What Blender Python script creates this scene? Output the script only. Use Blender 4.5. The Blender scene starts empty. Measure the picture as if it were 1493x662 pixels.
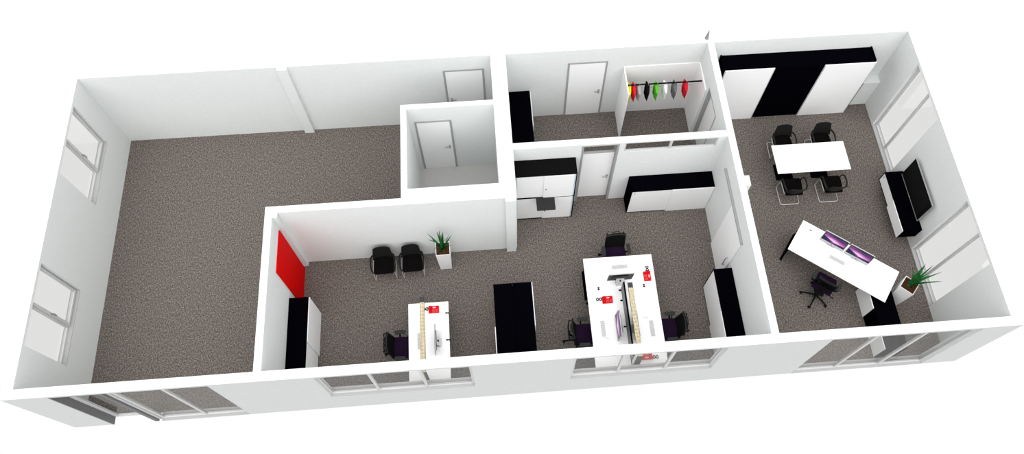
import bpy, bmesh, math, random
from mathutils import Vector, Matrix
random.seed(7)
SC = bpy.context.scene
COL = SC.collection
PI = math.pi
W, D, H = 19.06, 6.975, 2.7          # inner width, inner depth, wall height
T = 0.19                             # outer wall thickness

# ------------------------------------------------------------------ materials
def new_mat(name):
    m = bpy.data.materials.new(name); m.use_nodes = True
    return m, m.node_tree.nodes, m.node_tree.links

def mat(name, col, rough=0.6, spec=0.2, metal=0.0, noise=0.0, nscale=60.0):
    m, N, L = new_mat(name)
    b = N['Principled BSDF']
    b.inputs['Roughness'].default_value = rough
    b.inputs['Specular IOR Level'].default_value = spec
    b.inputs['Metallic'].default_value = metal
    b.inputs['Base Color'].default_value = (*col, 1)
    if noise:
        tc = N.new('ShaderNodeTexCoord'); n = N.new('ShaderNodeTexNoise')
        n.inputs['Scale'].default_value = nscale; n.inputs['Detail'].default_value = 2
        r = N.new('ShaderNodeValToRGB')
        r.color_ramp.elements[0].position = 0.3; r.color_ramp.elements[1].position = 0.7
        r.color_ramp.elements[0].color = (*[max(0, c*(1-noise)) for c in col], 1)
        r.color_ramp.elements[1].color = (*[min(1, c*(1+noise)) for c in col], 1)
        L.new(tc.outputs['Object'], n.inputs['Vector']); L.new(n.outputs['Fac'], r.inputs['Fac'])
        L.new(r.outputs['Color'], b.inputs['Base Color'])
    return m

def carpet_mat():
    m, N, L = new_mat('carpet_loop')
    b = N['Principled BSDF']; b.inputs['Roughness'].default_value = 0.95; b.inputs['Specular IOR Level'].default_value = 0.0
    tc = N.new('ShaderNodeTexCoord')
    def noise(scale, detail, sx=1, sy=1):
        mp = N.new('ShaderNodeMapping'); mp.inputs['Scale'].default_value = (sx, sy, 1)
        n = N.new('ShaderNodeTexNoise'); n.inputs['Scale'].default_value = scale; n.inputs['Detail'].default_value = detail
        n.inputs['Roughness'].default_value = 0.78
        L.new(tc.outputs['Object'], mp.inputs['Vector']); L.new(mp.outputs['Vector'], n.inputs['Vector'])
        return n.outputs['Fac']
    def math_(op, a, b_):
        n = N.new('ShaderNodeMath'); n.operation = op
        for i, v in enumerate((a, b_)):
            if isinstance(v, (int, float)): n.inputs[i].default_value = v
            else: L.new(v, n.inputs[i])
        return n.outputs[0]
    f = math_('ADD', math_('MULTIPLY', noise(38, 5), 0.66), math_('MULTIPLY', noise(17, 4, 2.4, 1.0), 0.34))
    r = N.new('ShaderNodeValToRGB'); e = r.color_ramp.elements
    e[0].position = 0.395; e[0].color = (0.040, 0.033, 0.028, 1)
    e[1].position = 0.625; e[1].color = (0.33, 0.29, 0.262, 1)
    k = e.new(0.50); k.color = (0.128, 0.111, 0.100, 1)
    L.new(f, r.inputs['Fac']); L.new(r.outputs['Color'], b.inputs['Base Color'])
    return m

def glass_mat():
    m, N, L = new_mat('window_glass')
    N.remove(N['Principled BSDF'])
    t = N.new('ShaderNodeBsdfTransparent'); g = N.new('ShaderNodeBsdfGlossy'); g.inputs['Roughness'].default_value = 0.02
    x = N.new('ShaderNodeMixShader'); x.inputs[0].default_value = 0.09
    t.inputs['Color'].default_value = (0.935, 0.935, 0.93, 1)
    L.new(t.outputs[0], x.inputs[1]); L.new(g.outputs[0], x.inputs[2])
    L.new(x.outputs[0], N['Material Output'].inputs['Surface'])
    return m

def screen_mat():
    # a lit display: magenta light streaks over a dark blue ground
    m, N, L = new_mat('lit_display')
    b = N['Principled BSDF']; b.inputs['Base Color'].default_value = (0.004, 0.004, 0.006, 1)
    b.inputs['Roughness'].default_value = 0.3; b.inputs['Specular IOR Level'].default_value = 0.1
    tc = N.new('ShaderNodeTexCoord')
    sep = N.new('ShaderNodeSeparateXYZ'); L.new(tc.outputs['Object'], sep.inputs[0])
    def M(op, a, c=0.0, clamp=False):
        n = N.new('ShaderNodeMath'); n.operation = op; n.use_clamp = clamp
        for i, v in enumerate((a, c)):
            if isinstance(v, (int, float)): n.inputs[i].default_value = v
            else: L.new(v, n.inputs[i])
        return n.outputs[0]
    x = M('MULTIPLY', sep.outputs['X'], 1/0.255)           # -1..1 over the display width
    z = M('MULTIPLY', M('SUBTRACT', sep.outputs['Z'], 0.296), 1/0.155)   # -1..1 over its height
    # bright ridge falling from the upper left to the lower right, dark ground below it
    ax = M('ABSOLUTE', x)
    curve = M('ADD', M('MULTIPLY', x, -0.30), M('SUBTRACT', M('MULTIPLY', ax, 0.35), 0.62))
    up = M('SUBTRACT', z, curve)
    mp = N.new('ShaderNodeMapping'); mp.inputs['Rotation'].default_value = (0, 0.75, 0); mp.inputs['Scale'].default_value = (3, 1, 20)
    L.new(tc.outputs['Object'], mp.inputs['Vector'])
    no = N.new('ShaderNodeTexNoise'); no.inputs['Scale'].default_value = 1.3; no.inputs['Detail'].default_value = 2
    L.new(mp.outputs['Vector'], no.inputs['Vector'])
    above = M('GREATER_THAN', up, 0.0)
    fall = M('SUBTRACT', 1.0, M('MULTIPLY', M('ABSOLUTE', up), 0.62), True)
    hot = M('POWER', M('SUBTRACT', 1.0, M('ADD', M('MULTIPLY', ax, 0.75), M('MULTIPLY', M('ABSOLUTE', M('SUBTRACT', up, 0.22)), 1.1)), True), 1.2)
    streak = M('ADD', M('MULTIPLY', no.outputs['Fac'], 0.9), 0.10)
    v = M('ADD', M('MULTIPLY', above, M('MULTIPLY', fall, streak)), M('MULTIPLY', hot, 0.75), True)
    r1 = N.new('ShaderNodeValToRGB'); e = r1.color_ramp.elements
    e[0].position = 0.0; e[0].color = (0.006, 0.012, 0.055, 1)
    e[1].position = 1.0; e[1].color = (0.95, 0.62, 0.92, 1)
    k = e.new(0.22); k.color = (0.11, 0.035, 0.15, 1)
    k = e.new(0.45); k.color = (0.30, 0.085, 0.28, 1)
    k = e.new(0.72); k.color = (0.62, 0.16, 0.56, 1)
    L.new(v, r1.inputs['Fac'])
    L.new(r1.outputs['Color'], b.inputs['Emission Color']); b.inputs['Emission Strength'].default_value = 1.0
    return m

def grid_mat():
    m, N, L = new_mat('lamp_grid')
    b = N['Principled BSDF']; b.inputs['Roughness'].default_value = 0.7; b.inputs['Specular IOR Level'].default_value = 0.1
    tc = N.new('ShaderNodeTexCoord'); br = N.new('ShaderNodeTexBrick')
    br.inputs['Scale'].default_value = 1.0; br.offset = 0.0
    br.inputs['Brick Width'].default_value = 0.026; br.inputs['Row Height'].default_value = 0.03
    br.inputs['Mortar Size'].default_value = 0.0028
    br.inputs['Color1'].default_value = (0.72, 0.62, 0.42, 1); br.inputs['Color2'].default_value = (0.62, 0.53, 0.35, 1)
    br.inputs['Mortar'].default_value = (0.17, 0.13, 0.08, 1)
    L.new(tc.outputs['Object'], br.inputs['Vector']); L.new(br.outputs['Color'], b.inputs['Base Color'])
    return m

WALLC = (0.715, 0.735, 0.728)
MAT = {
    'wall':   mat('white_plaster', WALLC, 0.9, 0.0, noise=0.018, nscale=14),
    'wall_shaded': mat('white_plaster_shaded', (0.570, 0.586, 0.580), 0.9, 0.0, noise=0.018, nscale=14),  # wall plaster toned down, outdoor shade put into the colour
    'carpet': carpet_mat(),
    'tile':   mat('grey_screed', (0.50, 0.49, 0.48), 0.8, 0.1, noise=0.06, nscale=50),
    'glass':  glass_mat(),
    'frame':  mat('window_frame_white', (0.55, 0.55, 0.55), 0.6, 0.1),
    'sill':   mat('sill_grey', (0.40, 0.40, 0.40), 0.6, 0.1),
    'dframe': mat('door_frame_grey', (0.33, 0.33, 0.33), 0.5, 0.2),
    'jamb':   mat('entrance_jamb_grey', (0.165, 0.165, 0.165), 0.6, 0.1),
    'door':   mat('door_leaf_white', (0.86, 0.86, 0.86), 0.6, 0.1),
    'white':  mat('white_lacquer', (0.86, 0.86, 0.86), 0.5, 0.15),
    'desk':   mat('desk_top_white', (0.93, 0.93, 0.93), 0.6, 0.1),
    'black':  mat('black_laminate', (0.0012, 0.0012, 0.0024), 0.8, 0.0),
    'black2': mat('soft_black_laminate', (0.0055, 0.0055, 0.0055), 0.8, 0.0),
    'edge':   mat('grip_blue_grey', (0.55, 0.62, 0.70), 0.5, 0.2),
    'tray':   mat('tray_anthracite', (0.026, 0.026, 0.027), 0.6, 0.1),
    'steel':  mat('brushed_steel', (0.42, 0.42, 0.42), 0.35, 0.5, 0.8),
    'alu':    mat('aluminium', (0.62, 0.62, 0.63), 0.4, 0.4, 0.3),
    'aluw':   mat('light_aluminium', (0.50, 0.50, 0.51), 0.5, 0.2, 0.0),
    'chrome': mat('chrome', (0.58, 0.58, 0.58), 0.35, 0.5, 0.45),
    'shell':  mat('black_plastic_shell', (0.012, 0.012, 0.012), 0.4, 0.12),
    'fabric': mat('black_fabric', (0.0045, 0.004, 0.004), 0.95, 0.0, noise=0.8, nscale=90),
    'purple': mat('purple_fabric', (0.0165, 0.0072, 0.0225), 0.95, 0.0, noise=0.5, nscale=90),
    'mesh':   mat('black_mesh', (0.0065, 0.0065, 0.0065), 0.9, 0.02, noise=0.5, nscale=80),
    'arm':    mat('armpad_charcoal', (0.030, 0.032, 0.032), 0.8, 0.05),
    'dark':   mat('dark_plastic', (0.006, 0.006, 0.006), 0.6, 0.08),
    'bezel':  mat('display_bezel_black', (0.004, 0.004, 0.005), 0.4, 0.08),
    'screen': screen_mat(),
    'tvf':    mat('tv_frame_grey', (0.30, 0.30, 0.305), 0.5, 0.2),
    'tvoff':  mat('tv_screen_off', (0.0078, 0.0078, 0.0078), 0.5, 0.05),
    'red':    mat('red_door_paint', (0.66, 0.0, 0.0), 0.6, 0.05),
    'redp':   mat('red_plastic', (0.62, 0.004, 0.008), 0.5, 0.06),
    'key':    mat('key_white', (0.80, 0.80, 0.80), 0.6, 0.1),
    'keyg':   mat('keyboard_gap_grey', (0.42, 0.42, 0.42), 0.7, 0.1),
    'screenp': mat('divider_grey', (0.24, 0.245, 0.245), 0.8, 0.05),
    'lampg':  mat('lamp_anthracite', (0.045, 0.047, 0.05), 0.6, 0.1),
    'grid':   grid_mat(),
    'soil':   mat('soil', (0.055, 0.022, 0.010), 0.95, 0.0, noise=0.7, nscale=45),
    'leaf':   mat('leaf_green', (0.012, 0.115, 0.022), 0.6, 0.15, noise=0.55, nscale=9),
    'pot':    mat('planter_white', (0.84, 0.84, 0.84), 0.5, 0.15),
    'cone':   mat('cone_grey', (0.24, 0.24, 0.24), 0.8, 0.1),
    'rod':    mat('rod_black', (0.003, 0.003, 0.003), 0.6, 0.05),
}
CLOTH = {
    'yellow': mat('cloth_yellow', (0.70, 0.72, 0.015), 0.9, 0.0, noise=0.1),
    'red': mat('cloth_red', (0.60, 0.018, 0.030), 0.9, 0.0, noise=0.1),
    'light grey': mat('cloth_light_grey', (0.34, 0.34, 0.34), 0.9, 0.0, noise=0.1),
    'black': mat('cloth_black', (0.006, 0.006, 0.006), 0.9, 0.0, noise=0.3),
    'green': mat('cloth_green', (0.085, 0.42, 0.028), 0.9, 0.0, noise=0.1),
    'white': mat('cloth_white', (0.78, 0.78, 0.78), 0.9, 0.0, noise=0.04),
    'dark grey': mat('cloth_dark_grey', (0.135, 0.135, 0.135), 0.9, 0.0, noise=0.1),
}

# ------------------------------------------------------------------ mesh helpers
class MB:
    """collects shapes, then links them as ONE mesh object"""
    def __init__(s): s.bm = bmesh.new()
    def box(s, x0, x1, y0, y1, z0, z1, M=None):
        v = [s.bm.verts.new((x, y, z)) for x in (x0, x1) for y in (y0, y1) for z in (z0, z1)]
        if M is not None:
            for q in v: q.co = M @ q.co
        for f in ((0, 1, 3, 2), (4, 6, 7, 5), (0, 4, 5, 1), (2, 3, 7, 6), (0, 2, 6, 4), (1, 5, 7, 3)):
            s.bm.faces.new([v[i] for i in f])
        return s
    def prism(s, poly, a, b, axis='z', M=None):
        def P(u, w, h): return {'z': (u, w, h), 'x': (h, u, w), 'y': (u, h, w)}[axis]
        lo = [s.bm.verts.new(P(u, w, a)) for u, w in poly]; hi = [s.bm.verts.new(P(u, w, b)) for u, w in poly]
        if M is not None:
            for q in lo + hi: q.co = M @ q.co
        n = len(poly)
        s.bm.faces.new(lo[::-1]); s.bm.faces.new(hi)
        for i in range(n): s.bm.faces.new((lo[i], lo[(i+1) % n], hi[(i+1) % n], hi[i]))
        return s
    def frustum(s, c0, c1):
        a = [s.bm.verts.new(p) for p in c0]; b = [s.bm.verts.new(p) for p in c1]; n = len(a)
        s.bm.faces.new(a[::-1]); s.bm.faces.new(b)
        for i in range(n): s.bm.faces.new((a[i], a[(i+1) % n], b[(i+1) % n], b[i]))
        return s
    def tube(s, pts, r, n=8, closed=False, radii=None, flat=1.0):
        P = [Vector(p) for p in pts]; m = len(P); rings = []
        up = Vector((0, 0, 1)); prev = None
        for i, p in enumerate(P):
            if closed: t = P[(i+1) % m] - P[i-1]
            else: t = P[min(i+1, m-1)] - P[max(i-1, 0)]
            t.normalize()
            if prev is None:
                a = up if abs(t.z) < 0.9 else Vector((1, 0, 0))
                u = t.cross(a).normalized()
            else:
                u = (prev - t*prev.dot(t)).normalized()
            prev = u; w = t.cross(u)
            rr = radii[i] if radii else r
            rings.append([s.bm.verts.new(p + u*rr*math.cos(2*PI*k/n) + w*rr*flat*math.sin(2*PI*k/n)) for k in range(n)])
        for i in range(m if closed else m-1):
            A, B = rings[i], rings[(i+1) % m]
            for k in range(n): s.bm.faces.new((A[k], A[(k+1) % n], B[(k+1) % n], B[k]))
        if not closed:
            s.bm.faces.new(rings[0][::-1]); s.bm.faces.new(rings[-1])
        return s
    def cyl(s, x, y, z0, z1, r, n=16, r1=None):
        r1 = r if r1 is None else r1
        a = [(x+r*math.cos(2*PI*k/n), y+r*math.sin(2*PI*k/n), z0) for k in range(n)]
        b = [(x+r1*math.cos(2*PI*k/n), y+r1*math.sin(2*PI*k/n), z1) for k in range(n)]
        return s.frustum(a, b)
    def sheet(s, fn, nu, nv, th):
        """closed slab around the surface fn(u,v) -> (point, normal)"""
        top = []; bot = []
        for i in range(nu+1):
            ra = []; rb = []
            for j in range(nv+1):
                p, n = fn(i/nu, j/nv); p = Vector(p); n = Vector(n).normalized()
                ra.append(s.bm.verts.new(p + n*th/2)); rb.append(s.bm.verts.new(p - n*th/2))
            top.append(ra); bot.append(rb)
        for i in range(nu):
            for j in range(nv):
                s.bm.faces.new((top[i][j], top[i+1][j], top[i+1][j+1], top[i][j+1]))
                s.bm.faces.new((bot[i][j], bot[i][j+1], bot[i+1][j+1], bot[i+1][j]))
        for i in range(nu):
            s.bm.faces.new((top[i][0], bot[i][0], bot[i+1][0], top[i+1][0]))
            s.bm.faces.new((top[i][nv], top[i+1][nv], bot[i+1][nv], bot[i][nv]))
        for j in range(nv):
            s.bm.faces.new((top[0][j], top[0][j+1], bot[0][j+1], bot[0][j]))
            s.bm.faces.new((top[nu][j], bot[nu][j], bot[nu][j+1], top[nu][j+1]))
        return s
    def bevel(s, w, seg=2):
        bmesh.ops.recalc_face_normals(s.bm, faces=s.bm.faces)
        ed = [e for e in s.bm.edges if len(e.link_faces) == 2 and e.calc_face_angle(0) > 0.6]
        bmesh.ops.bevel(s.bm, geom=ed, offset=w, segments=seg, profile=0.6, affect='EDGES', clamp_overlap=True)
        return s
    def build(s, name, material, parent=None, smooth=False):
        bmesh.ops.recalc_face_normals(s.bm, faces=s.bm.faces)
        me = bpy.data.meshes.new(name); s.bm.to_mesh(me); s.bm.free()
        me.materials.append(MAT[material] if isinstance(material, str) else material)
        if smooth:
            for p in me.polygons: p.use_smooth = True
            me.set_sharp_from_angle(angle=math.radians(40))
        o = bpy.data.objects.new(name, me); COL.objects.link(o)
        if parent: o.parent = parent
        return o

def bez(pts, k=6):
    """rounded polyline: corners replaced by arcs"""
    P = [Vector(p) for p in pts]; out = [P[0]]
    for i in range(1, len(P)-1):
        a, b, c = P[i-1], P[i], P[i+1]
        r = min(0.06, (a-b).length*0.45, (c-b).length*0.45)
        p0 = b + (a-b).normalized()*r; p1 = b + (c-b).normalized()*r
        for j in range(k+1):
            t = j/k; out.append(p0*(1-t)**2 + b*2*t*(1-t) + p1*t*t)
    out.append(P[-1]); return out

def tag(o, label, cat, group=None):
    o['label'] = label; o['category'] = cat
    if group: o['group'] = group
    return o
def thing(name, label, cat, loc=(0, 0, 0), rz=0.0, group=None):
    o = bpy.data.objects.new(name, None); COL.objects.link(o)
    o.empty_display_size = 0.1
    o.location = loc; o.rotation_euler = (0, 0, rz)
    return tag(o, label, cat, group)
def copy_tree(o, parent=None):
    c = o.copy(); COL.objects.link(c)
    if parent: c.parent = parent
    for ch in list(o.children): copy_tree(ch, c)
    return c
def place(proto, first, loc, rz, label):
    o = proto if first else copy_tree(proto)
    o.location = loc; o.rotation_euler = (0, 0, rz); o['label'] = label
    return o
def struct(o):
    o['kind'] = 'structure'; return o
def sempty(name, loc=(0, 0, 0), rz=0.0):
    o = bpy.data.objects.new(name, None); COL.objects.link(o)
    o.location = loc; o.rotation_euler = (0, 0, rz); o['kind'] = 'structure'
    return o

# ------------------------------------------------------------------ the shell
def wall(name, x0, x1, y0, y1, along='x', openings=(), z0=0.0, z1=H):
    """wall slab with rectangular openings (a, b, bottom, top) along its length"""
    m = MB()
    a0, a1 = (x0, x1) if along == 'x' else (y0, y1)
    def put(a, b, c, d):
        if b-a < 1e-4 or d-c < 1e-4: return
        if along == 'x': m.box(a, b, y0, y1, c, d)
        else: m.box(x0, x1, a, b, c, d)
    cur = a0
    for (a, b, c, d) in sorted(openings):
        put(cur, a, z0, z1); put(a, b, z0, c); put(a, b, d, z1); cur = b
    put(cur, a1, z0, z1)
    bmesh.ops.remove_doubles(m.bm, verts=m.bm.verts, dist=1e-5)
    o = struct(m.build(name, 'wall'))
    o.data.materials.append(MAT['wall_shaded'])          # outside faces of the outer walls: plaster colour darkened to stand in for shade
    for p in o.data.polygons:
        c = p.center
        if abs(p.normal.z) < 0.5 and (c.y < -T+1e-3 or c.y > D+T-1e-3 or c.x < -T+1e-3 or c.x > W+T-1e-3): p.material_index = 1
    return o

m = MB(); m.box(-0.0, W, 0.0, D, -0.06, 0.0)
struct(m.build('floor', 'carpet'))
m = MB(); m.box(7.325, 9.255, 3.66, 5.64, 0.0, 0.006)
struct(m.build('floor_washroom', 'tile'))

HD = 2.62
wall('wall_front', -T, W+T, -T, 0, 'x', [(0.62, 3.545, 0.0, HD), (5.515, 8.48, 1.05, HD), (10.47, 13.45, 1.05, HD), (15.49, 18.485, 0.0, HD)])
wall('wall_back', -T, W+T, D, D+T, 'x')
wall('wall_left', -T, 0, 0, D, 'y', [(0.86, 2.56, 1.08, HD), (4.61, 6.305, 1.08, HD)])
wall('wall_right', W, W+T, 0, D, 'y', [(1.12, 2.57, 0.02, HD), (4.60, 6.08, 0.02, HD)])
wall('wall_reception_left', 4.40, 4.55, 0, 3.45, 'y')
wall('wall_reception_back', 4.55, 7.195, 3.30, 3.45, 'x')
wall('wall_washroom_front', 7.195, 9.255, 3.30, 3.66, 'x')
wall('wall_washroom_left', 7.195, 7.325, 3.66, 5.76, 'y')
wall('wall_washroom_back', 7.325, 9.255, 5.64, 5.76, 'x')
wall('wall_middle', 9.255, 9.605, 3.30, D, 'y')
wall('wall_cloakroom_front', 9.605, 14.30, 4.45, 4.605, 'x', [(11.11, 11.93, 0.0, 2.655), (12.055, 14.11, 0.0, 2.655)])
wall('wall_cloakroom_parapet', 12.055, 14.11, 4.45, 4.515, 'x', z1=2.29)
wall('wall_meeting_left', 14.30, 14.45, 0, D, 'y', [(5.265, 6.09, 0.0, 2.18)])
for i, b in enumerate([(4.41, 4.645, 6.885, D, 0, H), (4.55, 4.65, 3.195, 3.30, 0, H), (9.36, 9.582, 3.215, 3.30, 0, H), (14.45, 14.56, 3.225, 3.46, 0, H)]):
    m = MB(); m.box(*b); struct(m.build('trim_%d' % (i+1), 'wall'))

# ------------------------------------------------------------------ windows
# local frame: X along the wall, Y = 0 at the outer wall face and growing inwards, Z up
def window(idx, loc, rz, width, z0, z1, n, depth0=0.055, fr=0.05, fd=0.055, sash=None, inner_sill=True):
    root = sempty('window_%d' % idx, loc, rz)
    f = MB()
    f.box(0, width, depth0, depth0+fd, z0, z0+fr); f.box(0, width, depth0, depth0+fd, z1-fr, z1)
    f.box(0, fr, depth0, depth0+fd, z0+fr, z1-fr); f.box(width-fr, width, depth0, depth0+fd, z0+fr, z1-fr)
    step = width/n
    for i in range(1, n):
        f.box(i*step-0.03, i*step+0.03, depth0, depth0+fd, z0+fr, z1-fr)
    f.bevel(0.006, 1).build('window_frame', 'frame', root)
    if inner_sill:
        s = MB(); s.box(0, width, depth0+fd, T+0.004, z0, z0+0.014).box(0, width, -0.004, depth0, z0, z0+0.012)
        s.build('window_sill', 'sill', root)
    for i in range(n):
        a = fr if i == 0 else i*step+0.03
        b = width-fr if i == n-1 else (i+1)*step-0.03
        if sash is not None and i == sash:
            q = MB(); w_ = 0.06; y0, y1 = depth0+0.02, depth0+fd+0.035
            A, B, C, E_ = a-0.02, b+0.02, z0+fr-0.02, z1-fr+0.02
            q.box(A, B, y0+0.03, y1, C, C+w_).box(A, B, y0+0.03, y1, E_-w_, E_).box(A, A+w_, y0+0.03, y1, C+w_, E_-w_).box(B-w_, B, y0+0.03, y1, C+w_, E_-w_)
            so = q.bevel(0.006, 1).build('sash', 'frame', root)
            h = MB(); hx = A+w_/2 if sash == n-1 else B-w_/2; hz = (z0+z1)/2
            h.box(hx-0.014, hx+0.014, y1, y1+0.012, hz-0.04, hz+0.04).box(hx-0.010, hx+0.010, y1+0.012, y1+0.045, hz-0.012, hz+0.012).box(hx-0.010, hx+0.010, y1+0.034, y1+0.05, hz-0.13, hz+0.012)
            h.bevel(0.003, 1).build('handle', 'steel', so)
            p = MB(); p.box(A+w_, B-w_, y0+0.042, y0+0.048, C+w_, E_-w_); p.build('pane', 'glass', so)
        else:
            p = MB(); p.box(a, b, depth0+fd/2-0.003, depth0+fd/2+0.003, z0+fr, z1-fr); p.build('pane', 'glass', root)
    return root
# front wall (outer face y=-T, inwards = +y)
window(1, (5.515, -T, 0), 0, 2.965, 1.05, HD, 3)
window(2, (10.47, -T, 0), 0, 2.98, 1.05, HD, 3)
window(3, (15.49, -T, 0), 0, 2.995, 0.0, HD, 3)
# left wall: outer face x=-T, inwards = +x ; local X runs towards -y
window(4, (-T, 2.56, 0), -PI/2, 1.70, 1.08, HD, 2, 0.04, sash=0)
window(5, (-T, 6.305, 0), -PI/2, 1.695, 1.08, HD, 2, 0.04, sash=0)
# right wall: outer face x=W+T, inwards = -x ; local X runs towards +y
window(6, (W+T, 1.12, 0), PI/2, 1.45, 0.02, HD, 2, 0.05)
window(7, (W+T, 4.60, 0), PI/2, 1.48, 0.02, HD, 2, 0.05)
# glazed strip over the cloakroom wall
window(8, (12.055, 4.45, 0), 0, 2.055, 2.29, 2.655, 2, 0.008, 0.03, 0.05, inner_sill=False)

# entrance front of the big empty room: glazed door between steel jambs, two fixed panes
root = sempty('window_9', (0, -T, 0))
f = MB(); y0, y1 = 0.06, 0.115
f.box(1.66, 3.545, y0, y1, 0, 0.05).box(1.66, 3.545, y0, y1, HD-0.05, HD).box(1.66, 1.72, y0, y1, 0.05, HD-0.05).box(3.495, 3.545, y0, y1, 0.05, HD-0.05).box(2.575, 2.635, y0, y1, 0.05, HD-0.05)
f.bevel(0.006, 1).build('window_frame', 'frame', root)
for a, b in ((1.72, 2.575), (2.635, 3.495)):
    p = MB(); p.box(a, b, 0.085, 0.091, 0.05, HD-0.05); p.build('pane', 'glass', root)
m = MB(); m.box(1.66, 3.545, -T, -T+0.06, -0.01, 0.012).box(1.66, 3.545, -T+0.115, 0.0, -0.01, 0.012); struct(m.build('trim_7', 'sill'))
m = MB(); m.box(0.62, 0.65, -T, 0.03, 0, HD).box(0.65, 1.52, -T, -0.0, HD-0.03, HD)
m.box(1.52, 1.60, -T, -0.07, 0, HD)
struct(m.build('trim_5', 'jamb'))
m = MB(); m.box(1.60, 1.66, -T+0.04, -0.05, 0, HD); struct(m.build('trim_6', 'frame'))
root = sempty('door_1', (0.65, -0.03, 0))
f = MB(); f.box(0, 0.09, 0, 0.05, 0.01, HD-0.04).box(0.78, 0.87, 0, 0.05, 0.01, HD-0.04).box(0.09, 0.78, 0, 0.05, 0.01, 0.10).box(0.09, 0.78, 0, 0.05, HD-0.14, HD-0.04)
f.bevel(0.005, 1).build('door_frame', 'frame', root)
p = MB(); p.box(0.09, 0.78, 0.022, 0.028, 0.10, HD-0.14); p.build('pane', 'glass', root)
h = MB(); h.tube(bez([(0.83, 0.0, 0.9), (0.83, -0.05, 0.9), (0.83, -0.05, 1.3), (0.83, 0.0, 1.3)]), 0.012); h.build('handle', 'steel', root, True)

# ------------------------------------------------------------------ doors
def lever(root, x, z, s, y=-0.008):
    """lever handle with plate; s = direction the lever points"""
    h = MB(); h.box(x-0.02, x+0.02, y-0.008, y, z-0.13, z+0.035)
    h.box(x-0.011, x+0.011, y-0.05, y-0.008, z-0.011, z+0.011)
    a, b = sorted((x, x+s*0.12)); h.box(a, b, y-0.058, y-0.042, z-0.011, z+0.011)
    return h.bevel(0.003, 1).build('door_handle', 'steel', root)
def flush_door(idx, loc, rz, w, h, side):
    """frame + leaf standing on a wall face, facing local -Y"""
    root = sempty('door_%d' % idx, loc, rz)
    f = MB(); fr = 0.045
    f.box(0, fr, -0.02, 0, 0, h).box(w-fr, w, -0.02, 0, 0, h).box(fr, w-fr, -0.02, 0, h-fr, h)
    f.bevel(0.004, 1).build('door_frame', 'dframe', root)
    l = MB(); l.box(fr, w-fr, -0.012, 0, 0.006, h-fr); l.build('door_leaf', 'door', root)
    x = fr+0.075 if side < 0 else w-fr-0.075
    lever(root, x, 1.05, -side, -0.012)
    return root
flush_door(2, (8.13, D, 0), 0, 0.96, 2.215, -1)
flush_door(3, (11.08, D, 0), 0, 0.95, 2.225, 1)
flush_door(4, (7.437, 5.64, 0), 0, 0.838, 2.172, 1)
# cloakroom door with a glazed fanlight, in the opening of wall_cloakroom_front
root = sempty('door_5', (11.11, 4.45, 0))
f = MB(); w_ = 0.82
f.box(0, 0.045, -0.012, 0.155, 0, 2.655).box(w_-0.045, w_, -0.012, 0.155, 0, 2.655).box(0.045, w_-0.045, -0.012, 0.155, 2.625, 2.655).box(0.045, w_-0.045, 0.10, 0.148, 2.13, 2.165)
f.build('door_frame', 'dframe', root)
l = MB(); l.box(0.045, w_-0.045, 0.105, 0.145, 0.006, 2.13); l.build('door_leaf', 'door', root)
p = MB(); p.box(0.045, w_-0.045, 0.118, 0.124, 2.165, 2.625); p.build('pane', 'glass', root)
lever(root, w_-0.11, 1.06, -1, 0.105)
# recessed door between cloakroom and meeting room
root = sempty('door_6', (14.30, 6.09, 0), -PI/2)
f = MB(); f.box(0, 0.05, 0.0, 0.15, 0, 2.18).box(0.775, 0.825, 0.0, 0.15, 0, 2.18).box(0.05, 0.775, 0.0, 0.15, 2.135, 2.18)
f.build('door_frame', 'dframe', root)
l = MB(); l.box(0.05, 0.775, 0.095, 0.135, 0.006, 2.135); l.build('door_leaf', 'door', root)
lever(root, 0.70, 1.05, -1, 0.095)
# sliding door on the office side of the meeting room wall
root = sempty('door_7', (14.30, 3.94, 0), -PI/2)
r = MB(); r.box(0, 1.83, -0.05, 0, 2.13, 2.19); r.bevel(0.005, 1).build('rail', 'dframe', root)
l = MB(); l.box(0.87, 1.80, -0.038, -0.004, 0.012, 2.13); l.bevel(0.003, 1).build('door_leaf', 'door', root)
h = MB(); h.tube(bez([(1.70, -0.038, 0.72), (1.70, -0.085, 0.72), (1.70, -0.085, 1.12), (1.70, -0.038, 1.12)]), 0.011); h.build('door_handle', 'steel', root, True)
# red door of the reception
root = sempty('door_8', (4.55, 2.19, 0), PI/2)
l = MB(); l.box(0, 0.95, -0.03, 0, 0.01, 2.19); l.bevel(0.003, 1).build('door_leaf', 'red', root)
h = MB(); h.box(0.06, 0.10, -0.036, -0.03, 0.98, 1.14).box(0.07, 0.18, -0.062, -0.05, 1.07, 1.09).box(0.07, 0.09, -0.05, -0.036, 1.07, 1.09); h.build('door_handle', 'red', root)

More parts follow.
